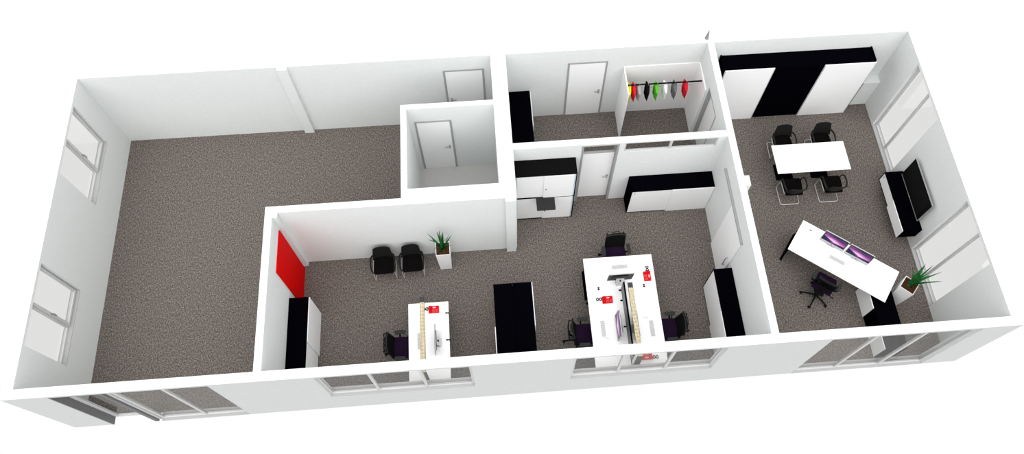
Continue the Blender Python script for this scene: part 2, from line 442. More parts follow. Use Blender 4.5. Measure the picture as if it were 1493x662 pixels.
# ------------------------------------------------------------------ cabinets
# local frame: X along the front, front at -Y, back at Y=0
def slide_cabinet(name, label, cat, loc, rz, w, d, h, group=None, z0=0.0, top='black', knob=True, cells=((0.0, 0.0),), shelf_to=None):
    r = thing(name, label, cat, loc, rz, group)
    t = 0.022; b = MB(); dd = 0.04
    b.box(0, w, -d, 0, h-t, h).box(0, t, -d, 0, z0, h-t).box(w-t, w, -d, 0, z0, h-t).box(t, w-t, -d, 0, z0, z0+t)
    b.box(t, w-t, -0.012, 0, z0+t, h-t).box(w/2-t/2, w/2+t/2, -d+dd, -0.012, z0+t, h-t)
    b.build('body', top, r)
    a = MB(); a.box(t, w/2+0.02, -d+0.004, -d+0.020, z0+t+0.003, h-t-0.002)
    dl = a.bevel(0.002, 1).build('door', 'white', r)
    a = MB(); a.box(w/2-0.02, w-0.004, -d-0.020, -d-0.002, z0+0.006, h-0.006)
    dr = a.bevel(0.002, 1).build('door', 'white', r)
    if knob:
        k = MB(); k.box(t+0.05, t+0.075, -d-0.004, -d+0.004, h-t-0.10, h-t-0.07); k.build('lock', 'steel', dl)
    return r
CG = 'long black cabinets with white sliding doors'
slide_cabinet('sideboard', 'black-topped white-doored sideboard against the reception wall in front of the red door', 'cabinet', (4.555, 0.02, 0), PI/2, 1.98, 0.42, 1.13)
slide_cabinet('sideboard', 'black-topped sideboard standing free between the desks, half facing the reception', 'cabinet', (9.405, 1.99, 0), -PI/2, 1.97, 0.42, 1.13)
slide_cabinet('sideboard', 'black-topped sideboard standing free between the desks, half facing the shared desk cluster', 'cabinet', (9.410, 0.02, 0), PI/2, 1.97, 0.415, 1.13)
slide_cabinet('sideboard', 'black-topped white-doored sideboard beside the handle of the white sliding door', 'cabinet', (14.296, 1.99, 0), -PI/2, 1.97, 0.415, 1.13)
slide_cabinet('sideboard', 'wide black sideboard with two white sliding doors under the glazed strip', 'cabinet', (12.33, 4.446, 0), 0, 1.965, 0.415, 1.12)
slide_cabinet('sideboard', 'black-topped cabinet in the cloakroom corner beside the middle wall', 'cabinet', (9.61, 4.99, 0), PI/2, 1.975, 0.57, 1.19, knob=False)
slide_cabinet('wall_mounted_sideboard', 'low black wall-hung sideboard with white doors under the television', 'cabinet', (W-0.004, 4.32, 0), -PI/2, 1.57, 0.45, 0.725, z0=0.355)

# tall filing cabinet: two storeys of sliding doors and a pulled-out shelf
r = thing('filing_cabinet', 'tall black cabinet with four white sliding doors and a pulled-out grey shelf', 'cabinet', (9.61, 4.446, 0), 0)
w_, d_, h_, t = 1.385, 0.412, 2.2, 0.025
b = MB(); b.box(0, w_, -d_, 0, h_-t, h_).box(0, t, -d_, 0, 0, h_-t).box(w_-t, w_, -d_, 0, 0, h_-t).box(t, w_-t, -d_, 0, 0, 0.03).box(t, w_-t, -d_, 0, 1.10, 1.145).box(t, w_-t, -0.012, 0, 0.03, h_-t)
b.build('body', 'black2', r)
for z0, z1 in ((0.032, 1.098), (1.147, h_-t-0.002)):
    a = MB(); a.box(t+0.03, 0.67, -d_+0.012, -d_+0.028, z0, z1); o = a.bevel(0.002, 1).build('door', 'white', r)
    a = MB(); a.box(0.65, w_-t-0.035, -d_-0.012, -d_+0.004, z0, z1); o = a.bevel(0.002, 1).build('door', 'white', r)
    k = MB(); zz = z0+0.38; k.box(0.695, 0.715, -d_-0.018, -d_-0.012, zz, zz+0.05); k.build('lock', 'dark', o)
    for x in (t, w_-t-0.032):
        a = MB(); a.box(x, x+0.030, -d_+0.002, -d_+0.03, z0, z1); a.build('grip_strip', 'edge', r)
a = MB(); a.box(0.485, 0.915, -0.735, -0.40, 1.118, 1.138).box(0.485, 0.915, -0.735, -0.725, 1.105, 1.118); a.build('pull_out_shelf', 'tray', r)

# big meeting room wardrobe
r = thing('wardrobe', 'wide black wardrobe with two white doors and a black one between', 'wardrobe', (14.72, D-0.003, 0), 0)
w_, d_, h_, t = 3.685, 0.415, 2.2, 0.03
b = MB(); b.box(0, w_, -d_, 0, h_-0.06, h_-0.03).box(0, t, -d_, 0, 0, h_).box(w_-t, w_, -d_, 0, 0, h_).box(t, w_-t, -d_, 0, 0, 0.05).box(t, w_-t, -0.015, 0, 0.05, h_-0.06)
for k in (1, 2): b.box(w_*k/3-t/2, w_*k/3+t/2, -d_+0.05, -0.015, 0.05, h_-0.06)
b.build('body', 'black', r)
for x0, x1, yy, mt in ((0.03, 1.225, -d_-0.055, 'white'), (1.20, 2.45, -d_-0.022, 'black'), (2.435, w_-0.005, -d_-0.055, 'white')):
    a = MB(); a.box(x0, x1, yy, yy+0.022, 0.012, h_-0.012); o = a.bevel(0.002, 1).build('door', mt, r)
    if mt == 'white':
        o['label'] = 'white sliding door of the wardrobe'
        for xa in (x0, x1-0.012):
            k = MB(); k.box(xa, xa+0.012, yy-0.008, yy, 0.012, h_-0.012); k.build('edge_profile', 'aluw', o)
# low white box in the corner
r = thing('radiator_cover', 'white boxed-in ledge in the corner beside the big wardrobe', 'ledge', (18.64, D-0.003, 0), 0)
b = MB(); b.box(0, 0.415, -0.23, 0, 0, 0.955); b.build('body', 'wall', r)
b = MB(); b.box(-0.006, 0.417, -0.24, 0, 0.955, 0.975); b.build('top', 'wall', r)

# coat niche of the cloakroom: two side panels and a back panel
r = thing('coat_niche', 'white open coat niche made of side panels against the back wall', 'wardrobe', (12.43, D-0.002, 0), 0)
b = MB(); b.box(0, 0.03, -0.80, 0, 0, 1.96); b.bevel(0.003, 1).build('side_panel', 'door', r)
b = MB(); b.box(1.835, 1.866, -0.80, 0, 0, 1.96); b.bevel(0.003, 1).build('side_panel', 'door', r)
b = MB(); b.box(0.03, 1.835, -0.018, 0, 0, 1.96); b.build('back_panel', 'door', r)
b = MB(); b.box(0.5, 1.835, -0.022, -0.018, 1.045, 1.056); b.build('back_strip', 'keyg', r)
b = MB(); b.tube([(0.03, -0.475, 1.86), (1.835, -0.475, 1.86)], 0.019, 10); b.build('hanging_rail', 'rod', r, True)

def garment(col, x, label, first=None):
    r = thing('hanging_jacket', label, 'jacket', (x, D-0.477, 1.86), 0, 'jackets on the coat rail')
    g = MB(); nu, nv = 14, 12
    # outline in the Y-Z plane, lens-shaped thickness along X
    def half(v):                      # half depth (y) at height parameter v, 0 = collar, 1 = hem
        if v < 0.16: return 0.05 + 0.15*(v/0.16)**0.8
        return 0.20 - 0.02*((v-0.16)/0.84)
    def zz(v, u): return -0.045 - 0.43*v - 0.055*abs(u)**1.5*max(0, 1-v*2.2)
    th = 0.049
    grid = {}
    for s in (1, -1):
        for i in range(nu+1):
            for j in range(nv+1):
                u = -1+2*i/nu; v = j/nv
                e = max(0.0, 1-u*u)**0.85*(0.55+0.45*math.sin(PI*min(1, 0.15+v*0.75)))
                rip = 0.006*math.sin(u*9+v*3)*v*(1-u*u)
                edge = i in (0, nu) or j in (nv,)
                xx = s*(th*e*(1.0 if not edge else 0.06)+0.003)+rip
                grid[s, i, j] = g.bm.verts.new((xx, half(v)*u, zz(v, u)))
    for s in (1, -1):
        for i in range(nu):
            for j in range(nv): g.bm.faces.new((grid[s, i, j], grid[s, i+1, j], grid[s, i+1, j+1], grid[s, i, j+1]))
    for i in range(nu):
        for j in (0, nv): g.bm.faces.new((grid[1, i, j], grid[-1, i, j], grid[-1, i+1, j], grid[1, i+1, j]))
    for j in range(nv):
        for i in (0, nu): g.bm.faces.new((grid[1, i, j], grid[1, i, j+1], grid[-1, i, j+1], grid[-1, i, j]))
    g.build('cloth', CLOTH[col], r, True)
    q = MB(); q.tube([(0, 0.022, 0.018), (0, 0.002, 0.0285), (0, -0.022, 0.018), (0, -0.028, -0.008), (0, 0, -0.035), (0, 0, -0.06)], 0.004, 6)
    q.build('hanger', 'steel', r, True)
    return r
for col, x, lb in (('yellow', 12.525, 'yellow jacket hanging at the left end of the coat rail'),
                   ('red', 12.642, 'red jacket hanging between the yellow and the pale grey one'),
                   ('light grey', 12.762, 'pale grey jacket hanging between the red and the black one'),
                   ('black', 12.970, 'black jacket hanging on the coat rail'),
                   ('green', 13.185, 'green jacket hanging in the middle of the coat rail'),
                   ('white', 13.400, 'white jacket hanging beside the green one'),
                   ('dark grey', 13.630, 'dark grey jacket hanging between the white and the red one'),
                   ('red', 13.895, 'red jacket hanging alone at the right end of the coat rail')):
    garment(col, x, lb)

# ------------------------------------------------------------------ desks and tables
def desk(name, label, loc, rz, w, d, h=0.74, outlets=(), hooks=(), leg_in=0.04, low=0.0):
    """desk centred on loc, w along local X, d along local Y; a slab leg frame at either end"""
    r = thing(name, label, 'desk', loc, rz)
    a = MB(); a.box(-w/2, w/2, -d/2, d/2, h-0.025, h); a.bevel(0.003, 1).build('tabletop', 'desk', r)
    for s in (-1, 1):
        x = s*(w/2-leg_in)
        if low and s > 0:          # this end rests on the sideboard below
            l = MB(); l.box(x-0.32, x-0.02, -0.33, -0.05, low, h-0.025); l.bevel(0.004, 1).build('support', 'black', r); continue
        l = MB(); l.box(x-0.025, x+0.025, -d/2+0.04, d/2-0.04, 0.0, 0.045).box(x-0.025, x+0.025, -d/2+0.04, d/2-0.04, h-0.075, h-0.025)
        l.box(x-0.02, x+0.02, -d*0.34, d*0.34, 0.045, h-0.075)
        l.bevel(0.004, 1).build('leg', 'black', r)
    b = MB(); b.box(-w/2+leg_in+0.025, w/2-leg_in-0.025, d*0.10, d*0.10+0.03, h-0.085, h-0.027); b.build('crossbar', 'black', r)
    for (x, y) in outlets:
        o = MB(); o.box(x-0.023, x+0.023, y-0.036, y-0.008, h, h+0.006).box(x-0.023, x+0.023, y+0.008, y+0.036, h, h+0.006).box(x-0.010, x+0.010, y-0.006, y+0.006, h, h+0.005); o.build('cable_outlet', 'dark', r)
    for (x, y, s) in hooks:
        o = MB(); o.box(x-0.07, x+0.008, y-0.012, y+0.012, h, h+0.008) if s > 0 else o.box(x-0.008, x+0.07, y-0.012, y+0.012, h, h+0.008)
        o.box(x+s*0.001-0.008*(s < 0), x+0.008*(s > 0)+s*0.001, y-0.02, y+0.02, h-0.07, h+0.008)
        o.box(x-s*0.055-0.014, x-s*0.055+0.014, y-0.014, y+0.014, h+0.008, h+0.016); o.build('clamp', 'dark', r)
    return r
d1 = desk('desk', 'white single desk in the reception with a slim beige-topped lamp', (7.522, 0.925, 0), PI/2, 1.77, 0.885, hooks=((0.615, -0.4425, -1), (0.0, -0.4425, -1)))
# (local +Y of that desk points to world -x, so its clamps sit on the world +x edge)
for ch in [c for c in d1.children if c.name.startswith('clamp')]:
    bpy.data.objects.remove(ch)
for yy in (1.54, 0.928):
    o = MB(); ly = -0.4425; lx = yy-0.925
    o.box(lx-0.012, lx+0.012, ly-0.012, ly+0.065, 0.74, 0.748).box(lx-0.02, lx+0.02, ly-0.012, ly-0.002, 0.66, 0.748).box(lx-0.016, lx+0.016, ly+0.04, ly+0.07, 0.748, 0.758)
    o.build('clamp', 'dark', d1)
desk('desk', 'white desk across the far end of the shared desk cluster', (11.850, 2.208, 0), 0, 1.572, 0.79, outlets=((-0.515, -0.352), (0.512, -0.352)))
desk('desk', 'white desk of the cluster with a red phone and the grey divider at its edge', (11.452, 0.925, 0), PI/2, 1.77, 0.772)
desk('desk', 'white desk of the cluster on the side of the black-topped sideboard by the sliding door', (12.248, 0.925, 0), PI/2, 1.77, 0.772)
RZ = math.atan2(-1.445, 1.888)
RC = Vector((17.008, 2.13, 0)); RU = Vector((math.cos(RZ), math.sin(RZ), 0)); RV = Vector((-math.sin(RZ), math.cos(RZ), 0))
def RP(u, v, z=0): return tuple(RC + RU*u + RV*v + Vector((0, 0, z)))
desk('desk', 'white desk set at an angle with two computers in the meeting room', tuple(RC), RZ, 2.37, 0.87, leg_in=0.03, low=0.632)

r = thing('meeting_table', 'white rectangular meeting table with four black chairs', 'table', (16.90, 4.847, 0), 0)
a = MB(); a.box(-0.897, 0.897, -0.392, 0.392, 0.725, 0.75); a.bevel(0.003, 1).build('tabletop', 'desk', r)
for s, x in ((-1, -0.46), (1, 0.43)):
    b = MB(); b.box(x-0.215, x+0.215, -0.20, 0.24, 0, 0.02); b.bevel(0.004, 1); b.box(x-0.05, x+0.05, -0.05, 0.05, 0.02, 0.70).box(x-0.2, x+0.2, -0.25, 0.25, 0.70, 0.725)
    b.build('pedestal', 'black', r)

# low sideboard running under the angled desk
r = thing('sideboard', 'low black sideboard with white doors running from the front window under the angled desk', 'cabinet', (17.96, 0.03, 0), 0)
w_, d_, h_, t = 0.50, 1.60, 0.63, 0.022
b = MB(); b.box(-w_, 0, 0, d_, h_-t, h_).box(-w_, 0, 0, t, 0, h_-t).box(-w_, 0, d_-t, d_, 0, h_-t).box(-w_, 0, t, d_-t, 0, t).box(-0.012, 0, t, d_-t, t, h_-t).box(-w_+0.04, -0.012, d_/2-t, d_/2, t, h_-t)
b.box(-w_+0.05, -w_+0.06, t, d_-t, t, h_-t)
b.build('body', 'black', r)
for ya, yb in ((0.01, 0.50), (0.95, 1.58)):
    a = MB(); a.box(-w_-0.018, -w_-0.001, ya, yb, 0.005, h_-0.003); a.bevel(0.002, 1).build('door', 'white', r)

# desk divider
r = thing('desk_divider', 'grey desk divider with a black top edge between the two side desks', 'divider', (11.854, 0.18, 0.742), 0)
a = MB(); a.box(-0.014, 0.012, 0.0, 1.66, 0.0, 0.36); a.build('panel', 'screenp', r)
a = MB(); a.box(-0.014, 0.022, -0.004, 1.664, 0.36, 0.38); a.bevel(0.004, 1).build('top_edge', 'black', r)
for y in (1.60, 1.36, 0.755):
    a = MB(); a.box(-0.075, -0.014, y-0.012, y+0.012, 0.0, 0.010).box(-0.06, -0.03, y-0.018, y+0.018, 0.010, 0.022); a.build('clamp', 'dark', r)

# beige-topped lamps on posts
def lamp(label, x, zd=0.7405):
    r = thing('desk_lamp', label, 'lamp', (x, 0.06, zd), 0, 'slim beam lamps over the desks')
    hz = 1.50-zd
    b = MB(); b.box(-0.065, 0.065, -0.03, 0.025, 0.0, 0.012); b.bevel(0.003, 1).build('base_plate', 'lampg', r)
    b = MB(); b.box(-0.062, 0.062, -0.02, 0.015, 0.012, hz-0.03); b.bevel(0.004, 1).build('post', 'lampg', r)
    b = MB(); b.box(-0.053, 0.053, -0.03, 1.62, hz-0.03, hz-0.004); b.bevel(0.004, 1).build('lamp_head', 'lampg', r)
    b = MB(); b.box(-0.046, 0.046, 0.0, 1.505, hz-0.006, hz+0.001); b.build('light_panel', 'grid', r)
    b = MB(); b.box(-0.053, 0.053, 1.508, 1.62, hz-0.006, hz+0.003); b.build('end_cap', 'lampg', r)
    return r
lamp('slim beige-topped lamp beam over the reception desk', 7.462)
lamp('slim beige-topped lamp beam over the shared desk cluster', 11.922)

# ------------------------------------------------------------------ chairs
def office_chair():
    r = thing('office_chair', '', 'chair', (0, 0, 0), 0, 'swivel office chairs')
    # front = -Y
    b = MB(); b.cyl(0, 0, 0.07, 0.125, 0.045, 14)
    for k in range(5):
        a = 2*PI*k/5+PI/2; c, s = math.cos(a), math.sin(a)
        b.tube([(c*0.03, s*0.03, 0.105), (c*0.18, s*0.18, 0.098), (c*0.315, s*0.315, 0.075)], 0.02, 8, radii=[0.026, 0.020, 0.015])
    b.build('star_base', 'dark', r, True)
    for k in range(5):
        a = 2*PI*k/5+PI/2; c, s = math.cos(a), math.sin(a)
        w = MB(); M = Matrix.Translation((c*0.325, s*0.325, 0.032)) @ Matrix.Rotation(a+0.5, 4, 'Z')
        for q in (-0.016, 0.016):
            w.tube([M @ Vector((0, q-0.010, 0)), M @ Vector((0, q+0.010, 0))], 0.03, 12)
        w.tube([M @ Vector((0, 0, 0.0)), M @ Vector((0, 0, 0.05))], 0.010, 8)
        w.build('caster', 'dark', r, True)
    c = MB(); c.cyl(0, 0, 0.12, 0.30, 0.028, 14).cyl(0, 0, 0.30, 0.42, 0.018, 14); c.box(-0.10, 0.10, -0.09, 0.13, 0.40, 0.44); c.build('gas_lift', 'dark', r, True)
    c = MB(); c.tube([(-0.10, 0.0, 0.41), (-0.29, 0.02, 0.40)], 0.008, 6); c.tube([(-0.27, 0.018, 0.40), (-0.33, 0.022, 0.40)], 0.014, 8); c.build('lever', 'dark', r, True)
    s = MB(); poly = [(-0.225, 0.13), (-0.24, 0.0), (-0.238, -0.24), (-0.20, -0.31), (0.20, -0.31), (0.238, -0.24), (0.24, 0.0), (0.225, 0.13)]
    s.prism(poly, 0.44, 0.495); s.bevel(0.018, 3).build('seat', 'purple', r, True)
    # leaning mesh back
    def back(u, v):
        x = (u-0.5)*(0.47-0.02*v); z = 0.49+0.51*v; y = 0.085+0.105*v+0.015*math.sin(PI*v) - 0.03*(2*u-1)**2
        return (x, y, z), (0, -1, 0.2)
    m = MB(); m.sheet(back, 10, 10, 0.016); m.build('backrest', 'mesh', r, True)
    f = MB()
    loop = [back(u, 0.0)[0] for u in (0.05, 0.35, 0.65, 0.95)] + [back(0.985, v)[0] for v in (0.2, 0.4, 0.6, 0.8)] + [back(u, 0.985)[0] for u in (0.95, 0.65, 0.35, 0.05)] + [back(0.015, v)[0] for v in (0.8, 0.6, 0.4, 0.2)]
    f.tube(loop, 0.014, 6, closed=True); f.build('back_frame', 'dark', r, True)
    f = MB(); f.sheet(lambda u, v: back(u, 0.90+0.10*v), 10, 2, 0.034); f.build('top_band', 'arm', r, True)
    f = MB(); f.tube([(0, 0.06, 0.42), (0, 0.18, 0.44), (0, 0.24, 0.58), (0, 0.245, 0.78)], 0.024, 8)
    f.tube([(-0.20, 0.18, 0.96), (-0.19, 0.245, 0.93), (-0.15, 0.255, 0.70), (0, 0.25, 0.62), (0.15, 0.255, 0.70), (0.19, 0.245, 0.93), (0.20, 0.18, 0.96)], 0.012, 6)
    f.tube([(-0.17, 0.25, 0.78), (0, 0.258, 0.80), (0.17, 0.25, 0.78)], 0.010, 6)
    f.build('spine', 'dark', r, True)
    f = MB(); f.tube(bez([(-0.085, 0.195, 0.985), (-0.085, 0.225, 1.02), (0.085, 0.225, 1.02), (0.085, 0.195, 0.985)]), 0.009, 6); f.build('top_handle', 'dark', r, True)
    for q in (-1, 1):
        a = MB(); a.tube(bez([(q*0.16, -0.05, 0.435), (q*0.295, -0.05, 0.44), (q*0.295, -0.06, 0.66)]), 0.02, 8, flat=0.8)
        o = a.build('armrest', 'dark', r, True)
        p = MB(); x = q*0.29
        p.prism([(x+q*a_, b_) for a_, b_ in ((-0.045, 0.03), (-0.035, -0.19), (0.030, -0.205), (0.048, -0.15), (0.048, 0.0), (0.025, 0.05))], 0.655, 0.69)
        p.bevel(0.010, 2).build('arm_pad', 'arm', o, True)
    return r
oc = office_chair()
place(oc, True, (11.86, 2.87, 0), 0.03, 'purple-seated office chair at the far end of the shared desk cluster')
place(oc, False, (10.82, 0.91, 0), PI/2, 'purple-seated office chair between the free-standing sideboards and the desk cluster')
place(oc, False, (12.92, 0.89, 0), -PI/2-0.03, 'purple-seated office chair with its back to the sideboard by the sliding door')
place(oc, False, (6.805, 0.91, 0), PI/2, 'purple-seated office chair at the reception desk')
o = place(oc, False, (16.452, 1.56, 0), PI+RZ, 'dark swivel chair seen from behind at the angled desk')
for ch in o.children:                      # this chair stands pushed forward on its slide, its back folded towards the seat
    n = ch.name.split('.')[0]
    if n in ('seat', 'armrest'): ch.location.y = -0.08
    elif n in ('backrest', 'top_band', 'back_frame', 'spine', 'top_handle'): ch.location.y = -0.15

def armchair():
    r = thing('cantilever_chair', '', 'chair', (0, 0, 0), 0)
    # front = -Y ; origin under the seat
    s = MB(); poly = [(-0.205, 0.20), (-0.225, 0.06), (-0.235, -0.17), (-0.20, -0.235), (0.20, -0.235), (0.235, -0.17), (0.225, 0.06), (0.205, 0.20)]
    s.prism(poly, 0.415, 0.46); s.bevel(0.016, 3).build('seat', 'fabric', r, True)
    u_ = MB(); u_.prism([(x*1.02, y*1.02) for x, y in poly], 0.395, 0.416); u_.bevel(0.006, 2).build('seat_shell', 'shell', r, True)
    def back(u, v):
        h = 0.44+0.375*v; wd = 0.245-0.050*v
        a = (u-0.5)*2
        y = 0.185+0.085*v - 0.07*abs(a)**2.6*(1-0.5*v)
        top = -0.022*abs(a)**6*v
        return (a*wd, y, h+top), (0.0 + a*0.3, -1, 0.15)
    m = MB(); m.sheet(back, 14, 8, 0.016); m.build('backrest', 'shell', r, True)
    for q in (-1, 1):
        a = MB()
        a.tube([(q*0.232, 0.165, 0.60), (q*0.268, 0.09, 0.625), (q*0.275, -0.02, 0.63), (q*0.272, -0.13, 0.615), (q*0.262, -0.185, 0.57), (q*0.25, -0.205, 0.50), (q*0.24, -0.205, 0.42)], 0.02, 8, radii=[0.022, 0.022, 0.021, 0.02, 0.018, 0.016, 0.014], flat=1.0)
        a.build('armrest', 'shell', r, True)
    f = MB()
    L_ = [(-0.235, 0.15, 0.405), (-0.245, -0.20, 0.405), (-0.24, -0.245, 0.012), (-0.232, 0.25, 0.012), (0.232, 0.25, 0.012), (0.24, -0.245, 0.012), (0.245, -0.20, 0.405), (0.235, 0.15, 0.405)]
    f.tube(bez(L_), 0.0105, 8); f.tube([(-0.235, 0.10, 0.402), (0.235, 0.10, 0.402)], 0.010, 8)
    f.build('frame', 'chrome', r, True)
    return r
ac = armchair()
# chairs against the reception wall
place(ac, True, (6.49, 2.935, 0), 0.03, 'black visitor armchair against the reception wall, farther from the plant')
place(ac, False, (7.145, 2.945, 0), 0.03, 'black visitor armchair against the reception wall, next to the plant')
place(ac, False, (16.435, 5.50, 0), 0.0, 'black armchair at the meeting table before the wardrobe, nearer the white left door')
place(ac, False, (17.42, 5.50, 0), 0.0, 'black armchair at the meeting table before the wardrobe, nearer the window')
place(ac, False, (16.41, 4.215, 0), PI, 'black armchair with its back to the angled desk, nearer the wall pillar')
place(ac, False, (17.39, 4.215, 0), PI, 'black armchair with its back to the angled desk, nearer the television')

# ------------------------------------------------------------------ desktop equipment
def apple_logo(mb, x, y, z, s):
    pts = []
    for k in range(20):
        a = 2*PI*k/20
        rr = 1.0 - 0.16*math.exp(-((a-PI/2)/0.4)**2) - 0.10*math.exp(-((a-3*PI/2)/0.35)**2) - 0.30*math.exp(-((min(a, 2*PI-a)-0.15)/0.28)**2)
        pts.append((x+s*0.92*rr*math.cos(a), z+s*rr*math.sin(a)))
    mb.prism(pts, y-0.0012, y, 'y')
    mb.prism([(x+0.05*s, z+1.05*s), (x+0.45*s, z+1.25*s), (x+0.5*s, z+1.75*s), (x+0.1*s, z+1.5*s)], y-0.0012, y, 'y')
def computer():
    r = thing('desktop_computer', '', 'computer', (0, 0, 0), 0, 'all-in-one computers')
    w, z0, z1 = 0.57, 0.035, 0.475
    K = Matrix.Translation((0, 0, 0)) @ Matrix.Rotation(math.radians(-5), 4, 'X')
    b = MB()
    b.box(-w/2, w/2, 0.0, 0.022, z0, z1); b.bevel(0.006, 2); 
    for v in b.bm.verts: v.co = K @ v.co
    b.build('screen_housing', 'aluw', r, True)
    b = MB(); b.prism([(-w/2+0.006, z0+0.006), (w/2-0.006, z0+0.006), (w/2-0.006, z1-0.006), (-w/2+0.006, z1-0.006)], 0.022, 0.027, 'y'); b.prism([(-0.2, 0.14), (-0.16, 0.40), (0.16, 0.40), (0.2, 0.14)], 0.027, 0.040, 'y')
    for v in b.bm.verts: v.co = K @ v.co
    b.build('back_panel', 'bezel', r)
    g = MB(); g.box(-w/2+0.010, w/2-0.010, -0.003, 0.0, z0+0.095, z1-0.010, K); gz = g.build('bezel', 'bezel', r)
    g = MB(); g.box(-w/2+0.026, w/2-0.026, -0.0042, -0.003, z0+0.108, z1-0.024, K); g.build('display', 'screen', gz)
    l = MB(); apple_logo(l, 0, -0.0005, z0+0.042, 0.0150)
    for v in l.bm.verts: v.co = K @ v.co
    l.build('logo', 'bezel', r)
    s = MB(); s.prism([(0.018, 0.235), (0.045, 0.24), (0.150, 0.012), (0.156, 0.0), (0.130, 0.0), (0.126, 0.008)], -0.09, 0.09, 'x')
    s.box(-0.092, 0.092, 0.005, 0.16, 0.0, 0.008)
    s.build('stand', 'alu', r)
    o = MB(); o.tube([(0, 0.078, 0.150), (0, 0.100, 0.158)], 0.022, 14); o.build('cable_hole', 'lampg', r, True)
    return r
pc = computer()
zt = 0.741
place(pc, True, (7.64, 0.88, zt), -PI/2, 'computer on the white reception desk')
place(pc, False, (11.82, 2.045, zt), PI, 'computer on the cluster desk across the far end, seen from its back')
place(pc, False, (11.60, 0.90, zt), -PI/2, 'computer with a purple screen beside the grey desk divider')
place(pc, False, (12.075, 0.86, zt), PI/2, 'computer half hidden by the beige lamp on the cluster')
pm = Vector((17.04, 2.31, 0))
c1 = Vector((16.785, 2.49, 0)); c2 = Vector((17.265, 2.115, 0)); 
place(pc, False, (c1.x, c1.y, zt), RZ, 'computer with purple screen on the angled desk, nearer the meeting table')
place(pc, False, (c2.x, c2.y, zt), RZ, 'computer with purple screen on the angled desk, nearer the potted plant')

def keyboard():
    r = thing('keyboard', '', 'keyboard', (0, 0, 0), 0, 'slim white keyboards')
    b = MB(); b.box(-0.19, 0.19, -0.055, 0.055, 0.0, 0.010); b.bevel(0.003, 2).build('base', 'white', r)
    k = MB(); 
    for row in range(5):
        y = 0.037-row*0.0185; x = -0.178
        while x < 0.165:
            wk = 0.09 if (row == 4 and -0.09 < x < -0.06) else 0.0205
            k.box(x, min(x+wk-0.004, 0.178), y-0.0065, y+0.0065, 0.0101, 0.0145); x += wk+0.0035
    ks = k.build('keys', 'keyg', r); ks['label'] = 'pale grey keys'
    return r
kb = keyboard()
KL = [((7.315, 0.94), PI/2*-1, 'white keyboard half under the lamp on the reception desk'),
      ((11.87, 2.345), PI, 'white keyboard behind the computer on the far desk of the cluster'),
      ((11.325, 0.925), -PI/2, 'white keyboard before the purple screen on the cluster'),
      ((12.40, 0.855), PI/2, 'white keyboard on the cluster desk beside the half hidden computer'),
      ((16.86, 2.135), RZ, 'white keyboard before the two screens on the angled desk')]
for i, (p, a, lb) in enumerate(KL): place(kb, i == 0, (p[0], p[1], zt), a, lb)
def mouse():
    r = thing('computer_mouse', '', 'mouse', (0, 0, 0), 0, 'white mice')
    b = MB(); n = 16; rings = []
    for lv, (sc, z) in enumerate(((0.85, 0.0), (1.0, 0.008), (0.92, 0.02), (0.6, 0.029), (0.2, 0.032))):
        rings.append([b.bm.verts.new((0.029*sc*math.cos(2*PI*k/n), 0.054*sc*math.sin(2*PI*k/n), z)) for k in range(n)])
    for a, c in zip(rings, rings[1:]):
        for k in range(n): b.bm.faces.new((a[k], a[(k+1) % n], c[(k+1) % n], c[k]))
    b.bm.faces.new(rings[0][::-1]); b.bm.faces.new(rings[-1])
    b.build('body', 'white', r, True)
    w = MB(); w.tube([(-0.005, 0.028, 0.0265), (0.005, 0.028, 0.0265)], 0.007, 10); w.build('scroll_ball', 'keyg', r, True)
    c = MB(); c.tube([(0, 0.052, 0.010), (0.004, 0.075, 0.005), (0.02, 0.10, 0.004), (0.03, 0.09, 0.004)], 0.003, 6); c.build('cable', 'keyg', r, True)
    return r
ms = mouse()
ML = [((11.60, 2.33), PI, 'white mouse beside the keyboard on the far desk of the cluster'),
      ((11.345, 0.70), -PI/2, 'white mouse beside the keyboard before the purple screen on the cluster'),
      ((12.335, 1.105), PI/2, 'white mouse on the cluster desk beside the half hidden computer'),
      ((17.05, 1.995), RZ, 'white mouse on the angled desk')]
for i, (p, a, lb) in enumerate(ML): place(ms, i == 0, (p[0], p[1], zt), a, lb)
# small white card holder on the angled desk
r = thing('cable_box', 'small white desk box with a black slot on the angled desk corner', 'desk box', (16.44, 2.93, zt), RZ)
b = MB(); b.box(-0.055, 0.055, -0.05, 0.05, 0, 0.012); b.bevel(0.003, 1).build('cover', 'key', r)
b = MB(); b.box(-0.022, 0.022, -0.025, 0.0, 0.012, 0.016); b.build('slot', 'dark', r)

